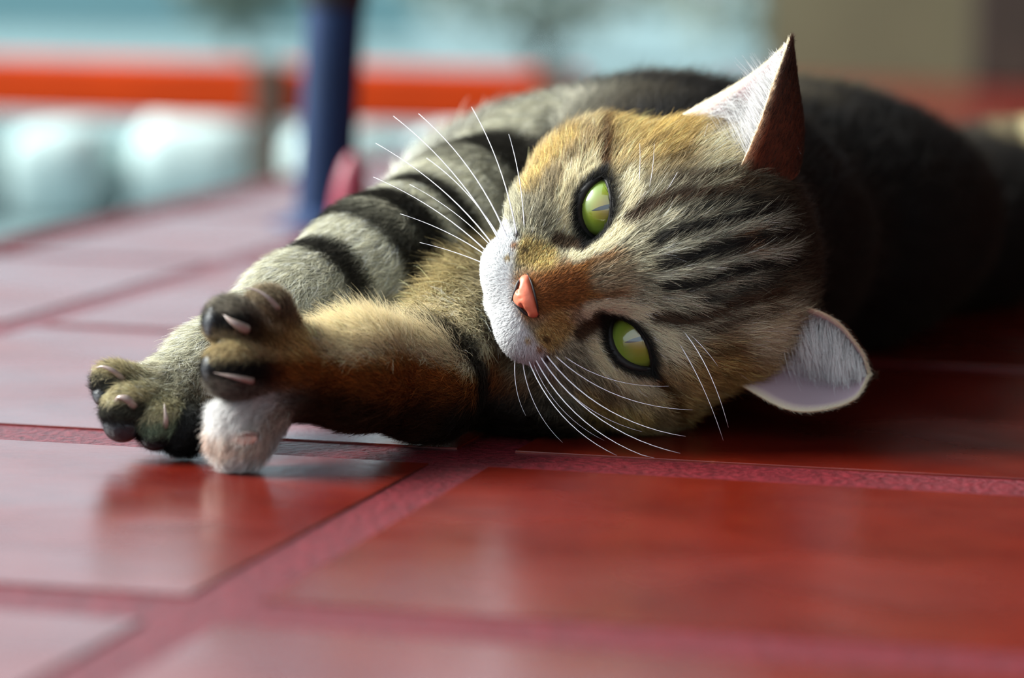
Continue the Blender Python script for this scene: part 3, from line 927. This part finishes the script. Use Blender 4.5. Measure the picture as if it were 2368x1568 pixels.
# ---- eyes ----------------------------------------------------------
def eye_material():
    mt, nt, bs = new_mat('cat_eye')
    N, L = nt.nodes, nt.links
    tc = N.new('ShaderNodeTexCoord'); sp = N.new('ShaderNodeSeparateXYZ'); L.new(tc.outputs['Object'], sp.inputs[0])
    def mth(op, a, b=None):
        nd = N.new('ShaderNodeMath'); nd.operation = op
        for k, x in enumerate((a, b)):
            if x is None: continue
            if isinstance(x, (int, float)): nd.inputs[k].default_value = x
            else: L.new(x, nd.inputs[k])
        return nd.outputs[0]
    x = mth('MULTIPLY', sp.outputs['X'], 100.0); y = mth('MULTIPLY', sp.outputs['Y'], 100.0)
    rho = mth('SQRT', mth('ADD', mth('MULTIPLY', x, x), mth('MULTIPLY', y, y)))
    n = N.new('ShaderNodeTexNoise'); n.inputs['Scale'].default_value = 260; n.inputs['Detail'].default_value = 5
    L.new(tc.outputs['Object'], n.inputs['Vector'])
    rr = mth('ADD', rho, mth('MULTIPLY', mth('SUBTRACT', n.outputs['Fac'], .5), .22))
    rp = N.new('ShaderNodeValToRGB'); e = rp.color_ramp.elements
    e[0].position = 0.0; e[0].color = (0.22, 0.15, 0.008, 1)
    e[1].position = 1.0; e[1].color = (0.01, 0.008, 0.005, 1)
    for p, c in ((.22, (.18, .16, .009)), (.45, (.15, .19, .013)), (.66, (.18, .26, .032)), (.80, (.08, .10, .012)), (.88, (.01, .01, .006))):
        k = e.new(p); k.color = (*c, 1)
    L.new(rr, rp.inputs['Fac'])
    # upright slit pupil: narrow lens shape
    hw = mth('MULTIPLY', mth('SUBTRACT', .10, mth('MULTIPLY', mth('MULTIPLY', y, y), .62)), .62)
    inside = mth('LESS_THAN', mth('ABSOLUTE', x), hw)
    mx = N.new('ShaderNodeMix'); mx.data_type = 'RGBA'
    L.new(inside, mx.inputs['Factor']); L.new(rp.outputs['Color'], mx.inputs['A']); mx.inputs['B'].default_value = (.002, .002, .002, 1)
    L.new(mx.outputs['Result'], bs.inputs['Base Color'])
    bs.inputs['Roughness'].default_value = 0.35
    bs.inputs['Coat Weight'].default_value = 1.0
    bs.inputs['Coat Roughness'].default_value = 0.02
    bs.inputs['Coat IOR'].default_value = 1.75
    return mt
M_eye = eye_material()
for s in (1, -1):
    bm = bmesh.new(); bmesh.ops.create_uvsphere(bm, u_segments=48, v_segments=32, radius=1.0)
    for v in bm.verts:
        # cornea bulges a little round the gaze axis
        if v.co.z > .55: v.co.z += .10 * (v.co.z - .55) / .45 * .6
    eye = bm_obj('eye', bm, M_eye, cat, smooth=True)
    # local axes: x across the eye, y towards the crown, z gaze
    c = h2w(EYE_C[s])
    gz = Vector((-0.06 - .030 * 0, -1.0, 0.12)).normalized()
    yy = Vector(HM[1].tolist()); yy = (yy - gz * yy.dot(gz)).normalized()
    xx = yy.cross(gz)
    mm = Matrix((xx, yy, gz)).transposed().to_4x4(); mm.translation = Vector((c * CM).tolist())
    eye.matrix_world = mm
    eye['label'] = 'green eye with narrow slit pupil'
# dark lid rims
M_rim = simple_mat('dark_lid_rim', (.010, .008, .007), rough=0.55, spec=0.25)
for s in (1, -1):
    pts = []
    ct, st = math.cos(0.36), math.sin(0.36)
    a_, b_ = .93, .53
    Rl = (a_ * a_ + b_ * b_) / (2 * b_); o_ = Rl - b_
    am = math.asin(a_ / Rl)
    loop = [(Rl * math.sin(t), Rl * math.cos(t) - o_) for t in np.linspace(-am, am, 15)]
    loop = [(x, y / 1.12) for x, y in loop] + [(x, -y) for x, y in loop[::-1][1:-1]]
    for x, y in loop:
        r_, u_ = x * ct - y * st, x * st + y * ct
        q = np.array([s * (1.95 + r_), -.16 + u_, 0.0])
        d = q[:2] - EYE_C[s][:2].astype(float)
        q[2] = EYE_C[s][2] + math.sqrt(max(.05, 1.06 ** 2 - d @ d))
        pts.append(h2w(q).astype(float))
    pts.append(pts[0])
    nl = len(pts) - 1
    rr = [.065 if k < 15 else .065 + .075 * math.sin(math.pi * (k - 14) / (nl - 14)) for k in range(nl)]; rr.append(rr[0])
    V, Fc = tube_mesh(pts, rr, n=10, cap=False)
    mesh_obj('eyelid', V, Fc, M_rim, cat)

# ---- nose ----------------------------------------------------------
def sdf_nose(P):
    P = (P - V3(0, -2.0, .16)) / V3(.93, .93, 1) + V3(0, -2.0, 0)
    d = ellip(P, (0, -1.98, 1.86), (.72, .46, .42))
    x, y = np.abs(P[:, 0]), P[:, 1]
    wd = .66 + (y + 1.72) * .80
    d = smax(d, (x - wd) * .78, .12)
    d = smax(d, y + 1.70 + .10 * (x / .66) ** 2, .08)
    for s in (1, -1):
        d = smin(d, ellip(P, (s * .44, -1.92, 1.90), (.22, .20, .24)), .10)
        hole = rcone(P, V3(s * .20, -2.12, 2.24), V3(s * .46, -2.13, 2.04), .055, .095)
        d = smax(d, -hole, .05)
    groove = np.sqrt(P[:, 0] ** 2 + (P[:, 2] - 2.30) ** 2) - .04 + .6 * np.clip(y + 2.05, 0, 1)
    return smax(d, -groove, .05)
nv, nq = surface_nets(sdf_nose, (-.8, -2.6, 1.4), (.8, -1.3, 2.8), .028)
M_nose = simple_mat('pink_nose', (.58, .14, .075), rough=0.5, spec=0.45, noise=0.12, scale=180, bump=0.25)
nose = big_mesh('nose', HO.astype(float) + nv @ HM.astype(float), nq[:, ::-1], M_nose, cat)
nose['label'] = 'salmon pink nose'
M_dark = simple_mat('dark_nose_edge', (.012, .010, .010), rough=0.5)
# dark edging along the top of the nose leather and down the nostril side
for pts, rr in (([(-.64, -1.84, 1.86), (-.36, -1.70, 2.08), (0, -1.66, 2.16), (.36, -1.70, 2.08), (.64, -1.84, 1.86)], .030),
                ([(0, -2.42, 2.00), (.20, -2.26, 2.06), (.44, -2.12, 1.98), (.64, -1.92, 1.82)], .05), ([(0, -2.42, 2.00), (-.20, -2.26, 2.06), (-.44, -2.12, 1.98), (-.64, -1.92, 1.82)], .05)):
    P = catmull(pts, 14) + np.array([0, 0, .17]); P = HO.astype(float) + P @ HM.astype(float)
    V, Fc = tube_mesh(list(P), [rr * (.35 + .65 * math.sin(math.pi * (k + .5) / 14)) for k in range(14)], n=8)
    mesh_obj('nose_edge', V, Fc, M_dark, nose)

# ---- pads and claws -------------------------------------------------
M_pad = simple_mat('black_paw_pad', (.012, .014, .018), rough=0.42, spec=0.5, noise=0.2, scale=300, bump=0.4)
M_pinkpad = simple_mat('pink_toe_skin', (.48, .22, .16), rough=0.45, spec=0.5, noise=0.15, scale=200)
M_claw, nt, bs = new_mat('claw_horn')
bs.inputs['Base Color'].default_value = (.25, .19, .165, 1); bs.inputs['Roughness'].default_value = .25
bs.inputs['Subsurface Weight'].default_value = .2; bs.inputs['Subsurface Radius'].default_value = (.002, .001, .0006)
M_clawdark = simple_mat('dark_claw', (.05, .03, .025), rough=.3)
def blob(name, c, rad, mat, d=(0, 0, 1), up=(0, 0, 1)):
    bm = bmesh.new(); bmesh.ops.create_icosphere(bm, subdivisions=3, radius=1)
    z = Vector(d).normalized(); x = Vector(up).cross(z)
    x = x.normalized() if x.length > 1e-3 else Vector((1, 0, 0)); y = z.cross(x)
    for v in bm.verts:
        q = v.co; v.co = Vector(c) + x * q.x * rad[0] + y * q.y * rad[1] + z * q.z * rad[2]
    return bm_obj(name, bm, mat, cat, smooth=True)
def claw(pts, r0, mat=None, name='claw'):
    P = catmull(pts, 12)
    V, Fc = tube_mesh(list(P), [.82 * r0 * (1 - (k / 11) ** 1.4) + .006 for k in range(12)], n=10)
    return mesh_obj(name, V, Fc, mat or M_claw, cat)
# near paw, top toe to bottom toe
blob('paw_pad', (-8.02, 91.75, 4.08), (.36, .46, .24), M_pad, (-1, -.35, .15))
blob('paw_pad', (-8.02, 91.25, 2.86), (.30, .40, .22), M_pad, (-1, -.5, .0))
blob('paw_pad', (-7.16, 91.38, 0.98), (.42, .18, .14), M_pinkpad, (-.15, -1, .05))
claw([(-6.30, 92.50, 4.35), (-6.55, 92.35, 4.66), (-6.90, 92.4, 4.86), (-7.3, 92.5, 4.90)], .09)
claw([(-7.08, 91.50, 3.90), (-7.28, 91.24, 4.04), (-7.50, 91.22, 4.18), (-7.70, 91.36, 4.32)], .17)
claw([(-6.88, 91.02, 2.58), (-7.15, 90.76, 2.68), (-7.5, 90.68, 2.76), (-7.90, 90.82, 2.82)], .12)
claw([(-6.78, 91.40, 1.08), (-6.95, 91.22, 1.16), (-7.15, 91.18, 1.14), (-7.34, 91.24, 1.04)], .10)
claw([(-6.28, 92.9, 1.62), (-6.18, 92.7, 1.40), (-6.12, 92.65, 1.18), (-6.16, 92.65, .98)], .11, M_clawdark)
# far paw
blob('paw_pad', (-11.22, 93.95, 1.72), (.34, .30, .26), M_pad, (-1, -.3, -.1))
blob('paw_pad', (-10.62, 93.42, .95), (.52, .46, .40), M_pad, (-.2, -1, -.3))
blob('paw_pad', (-9.72, 93.5, .62), (.40, .34, .36), M_pad, (.1, -1, -.2))
blob('paw_pad', (-8.95, 93.72, .50), (.40, .30, .34), M_pad, (.1, -1, -.2))
claw([(-10.62, 93.75, 2.2), (-10.85, 93.55, 2.45), (-11.15, 93.6, 2.56), (-11.4, 93.75, 2.50)], .10)
claw([(-10.25, 93.1, 1.55), (-10.42, 92.92, 1.78), (-10.66, 92.95, 1.80), (-10.80, 93.05, 1.62)], .15)
claw([(-9.42, 93.2, .95), (-9.36, 92.95, 1.2), (-9.38, 92.95, 1.45), (-9.42, 93.05, 1.66)], .10)

# ---- whiskers -------------------------------------------------------
M_whisk, nt, bs = new_mat('whisker_white')
bs.inputs['Base Color'].default_value = (.86, .84, .90, 1); bs.inputs['Roughness'].default_value = .35
def whisker(q0, d0, length, curve, r0=.020):
    length *= 1.12; r0 *= 1.35; curve = tuple(1.45 * c for c in curve)
    """q0 root and d0 direction in head axes; curve bends the hair towards that vector"""
    q = np.array(q0, float); d = np.array(d0, float); d /= np.linalg.norm(d)
    c = np.array(curve, float)
    pts = [q.copy()]
    n = 14
    for k in range(n - 1):
        d = d + c * (1.0 / n); d /= np.linalg.norm(d)
        q = q + d * length / (n - 1); pts.append(q.copy())
    P = HO.astype(float) + np.array(pts) @ HM.astype(float)
    P[:, 2] = np.maximum(P[:, 2], .05)
    V, Fc = tube_mesh(list(P), [r0 * (1 - .85 * k / (n - 1)) for k in range(n)], n=6)
    return mesh_obj('whisker', V, Fc, M_whisk, cat)
wr = random.Random(5)
for k, (r_, u_, f_, dr, du_, df, L, cv) in enumerate([
    (1.35, -2.35, 1.35, 1.0, -.10, -.10, 4.6, (.15, -.55, -.2)), (1.30, -2.50, 1.45, 1.0, -.22, -.05, 4.9, (.10, -.50, -.2)), (1.25, -2.65, 1.45, 1.0, -.36, 0, 4.6, (.10, -.55, -.15)),
    (1.15, -2.80, 1.50, .95, -.52, .05, 4.0, (.05, -.50, -.1)), (1.45, -2.20, 1.15, 1.0, .06, -.2, 4.2, (.15, -.40, -.3)), (1.40, -2.55, 1.2, 1.0, -.30, -.2, 3.6, (0, -.45, -.2)),
    (1.20, -2.95, 1.3, .85, -.70, 0, 2.8, (0, -.4, 0)), (1.05, -3.05, 1.3, .7, -.85, .1, 2.0, (0, -.3, 0)), (1.5, -2.05, 1.0, 1.0, .16, -.3, 3.2, (.1, -.3, -.3)), (1.3, -2.75, 1.3, .9, -.48, -.1, 3.2, (0, -.4, -.1))]):
    whisker((r_, u_, f_), (dr, du_, df), L, cv, .021 - .001 * k)
    # the lower side bends back along the floor
    whisker((-r_ - .15, u_ + .1, f_ - .15), (-dr * .95, du_ + .42 + .05 * (k % 4), df + .05), L * .95, (.35, .55, -.05), .019 - .001 * k)
for q0, d0, L, cv in (((-1.45, 1.05, -.45), (-.75, .85, .55), 3.4, (-.9, -.35, -.3)), ((-1.75, .95, -.5), (-.95, .6, .45), 3.3, (-.5, -.25, -.3)), ((-1.6, 1.05, -.5), (-.6, .9, .4), 1.8, (-.5, -.2, -.3)),
                      ((1.5, 1.0, -.5), (.75, .85, .5), 1.9, (.7, -.1, -.3)), ((1.8, .95, -.5), (.9, .6, .5), 1.6, (.5, -.1, -.3)), ((1.35, 1.0, -.45), (.35, .95, .3), 1.6, (.5, .1, -.2))):
    whisker(q0, d0, L, cv, .013)

# ---- fur -------------------------------------------------------------
def triangle_data(verts, quads):
    T = np.concatenate([quads[:, [0, 1, 2]], quads[:, [0, 2, 3]]])
    a, b, c = verts[T[:, 0]], verts[T[:, 1]], verts[T[:, 2]]
    return T, np.linalg.norm(np.cross(b - a, c - a), axis=1) * .5
T, area = triangle_data(verts, quads)
cen = verts[T].mean(1)
dens = vcoat[4][T].mean(1)
dens = dens * np.where(cen[:, 2] < .12, 0, 1)
# the side of the body turned away from the open yard and the camera carries a thinner coat
gn = np.cross(verts[T[:, 1]] - verts[T[:, 0]], verts[T[:, 2]] - verts[T[:, 0]]); gn /= np.linalg.norm(gn, axis=1, keepdims=True) + 1e-12
view = np.array([0, 0, CAM_H]) - cen; view /= np.linalg.norm(view, axis=1, keepdims=True)
facing = (gn * view).sum(1)
if np.median(facing[dens > 1000]) < 0: facing = -facing
dens = dens * np.where(facing > -.35, 1.0, .25)
expect = area * dens * FUR
cnt = np.floor(expect + rng.uniform(0, 1, len(expect))).astype(int)
vn = np.zeros_like(verts)
fn_ = np.cross(verts[T[:, 1]] - verts[T[:, 0]], verts[T[:, 2]] - verts[T[:, 0]])
for k in range(3):
    for ax in range(3):
        vn[:, ax] += np.bincount(T[:, k], fn_[:, ax], len(verts))
vn /= np.linalg.norm(vn, axis=1, keepdims=True) + 1e-12
if np.median((vn[:2000] * grad(sdf_cat, verts[:2000], .06)).sum(1)) < 0: vn = -vn
tri = np.repeat(np.arange(len(T)), cnt)
u = rng.uniform(0, 1, (len(tri), 2)); sw = u.sum(1) > 1; u[sw] = 1 - u[sw]
A, B, C_ = verts[T[tri, 0]], verts[T[tri, 1]], verts[T[tri, 2]]
roots = A + (B - A) * u[:, :1] + (C_ - A) * u[:, 1:]
rootn = vn[T[tri, 0]] * (1 - u.sum(1, keepdims=True)) + vn[T[tri, 1]] * u[:, :1] + vn[T[tri, 2]] * u[:, 1:]
rootn /= np.linalg.norm(rootn, axis=1, keepdims=True) + 1e-9
order = np.argsort(roots[:, 1], kind='stable')      # neighbours stay in one batch
roots, rootn = roots[order], rootn[order]
CH = 150000
for i in range(0, len(roots), CH):
    P = roots[i:i + CH]
    N = rootn[i:i + CH]
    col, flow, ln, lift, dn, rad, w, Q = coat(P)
    flow = flow + (.22 - .10 * w[:, :1]) * np.stack([vnoise(P, 2.6, 31), vnoise(P, 2.6, 32), vnoise(P, 2.6, 33)], 1)
    t = flow - N * (flow * N).sum(1, keepdims=True)
    t /= np.linalg.norm(t, axis=1, keepdims=True) + 1e-6
    r = np.random.default_rng(1000 + i)
    # ticked coat: pale and dark hairs mixed, more so on the forehead and legs than on white fur
    lum = col.mean(1)
    var = np.where(lum > .6, .12, .34)
    g = np.exp(var * r.normal(size=len(P)))
    tick = (r.uniform(0, 1, len(P)) < .16 * (lum < .5) * (lum > .06))
    g = np.where(tick, g * .35, g)
    lighter = (r.uniform(0, 1, len(P)) < .10) & (lum < .55) & (lum > .22)
    col = np.clip(col * g[:, None], .002, .93)
    col = np.where(lighter[:, None], np.clip(col * 1.6 + .08, 0, .9), col)
    # tufts: neighbouring hairs share a clump, lean together and close at the tip
    cell = np.clip(ln * .22, .07, .30)
    cell = np.round(cell / .05) * .05
    wob = .5 * np.stack([vnoise(P, 7.0, 51), vnoise(P, 7.0, 52), vnoise(P, 7.0, 53)], 1) * cell[:, None]
    key = np.floor((P + wob) / cell[:, None]).astype(np.int64)
    hsh = (key[:, 0] * 73856093) ^ (key[:, 1] * 19349663) ^ (key[:, 2] * 83492791) ^ (np.round(cell * 100).astype(np.int64) * 7919)
    _, cid = np.unique(hsh, return_inverse=True)
    nc = cid.max() + 1
    num = np.bincount(cid, minlength=nc)
    ctr = np.stack([np.bincount(cid, P[:, a], nc) for a in range(3)], 1) / num[:, None]
    cdir = r.normal(size=(nc, 3))[cid] * (.20 - .09 * w[:, :1])
    cdir -= N * (cdir * N).sum(1, keepdims=True)
    t2 = t + cdir; t2 /= np.linalg.norm(t2, axis=1, keepdims=True) + 1e-6
    cl = np.exp(.22 * r.normal(size=nc))[cid]
    col = np.where(lum[:, None] > .6, col, np.clip(col * cl[:, None], .002, .93))
    add_hairs(P, N, t2, ln, lift, rad, col, 5, seed=2000 + i, pull=(ctr[cid] - P), stray=.22 - .11 * w[:, 0])

M_fur = bpy.data.materials.new('cat_fur'); M_fur.use_nodes = True
nt = M_fur.node_tree; N_, L_ = nt.nodes, nt.links
bs = N_['Principled BSDF']
at = N_.new('ShaderNodeAttribute'); at.attribute_name = 'fur_color'
hi = N_.new('ShaderNodeHairInfo')
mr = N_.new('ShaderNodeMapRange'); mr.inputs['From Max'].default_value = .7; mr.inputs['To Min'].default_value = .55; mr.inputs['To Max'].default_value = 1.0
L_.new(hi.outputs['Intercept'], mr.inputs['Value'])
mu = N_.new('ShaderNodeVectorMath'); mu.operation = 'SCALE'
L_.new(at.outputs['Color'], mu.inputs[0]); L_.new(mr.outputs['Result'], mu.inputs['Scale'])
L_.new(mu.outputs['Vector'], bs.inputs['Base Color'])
bs.inputs['Roughness'].default_value = .55
bs.inputs['Specular IOR Level'].default_value = .25
tl = N_.new('ShaderNodeBsdfTranslucent'); L_.new(mu.outputs['Vector'], tl.inputs['Color'])
ms = N_.new('ShaderNodeMixShader'); ms.inputs[0].default_value = .25
L_.new(bs.outputs[0], ms.inputs[1]); L_.new(tl.outputs[0], ms.inputs[2]); L_.new(ms.outputs[0], N_['Material Output'].inputs['Surface'])

sizes = np.concatenate([np.full(len(h[0]), h[0].shape[1]) for h in HAIRS])
pos = np.concatenate([h[0].reshape(-1, 3) for h in HAIRS]) * CM
rads = np.concatenate([h[1].ravel() for h in HAIRS]) * CM
cols = np.concatenate([np.concatenate([h[2], np.ones((len(h[2]), 1), f32)], 1) for h in HAIRS])
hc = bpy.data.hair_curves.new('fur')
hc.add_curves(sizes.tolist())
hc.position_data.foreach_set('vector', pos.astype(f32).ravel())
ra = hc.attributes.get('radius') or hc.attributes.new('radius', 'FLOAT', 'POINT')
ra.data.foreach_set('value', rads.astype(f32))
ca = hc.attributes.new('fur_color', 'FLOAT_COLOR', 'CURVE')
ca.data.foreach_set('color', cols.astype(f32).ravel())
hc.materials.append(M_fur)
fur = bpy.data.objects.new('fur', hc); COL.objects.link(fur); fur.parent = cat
tag(fur, 'short striped tabby fur', kind='stuff')
print('T', time.time() - T0, 'HAIRS', len(sizes), 'POINTS', len(pos), 'BODY', len(verts))
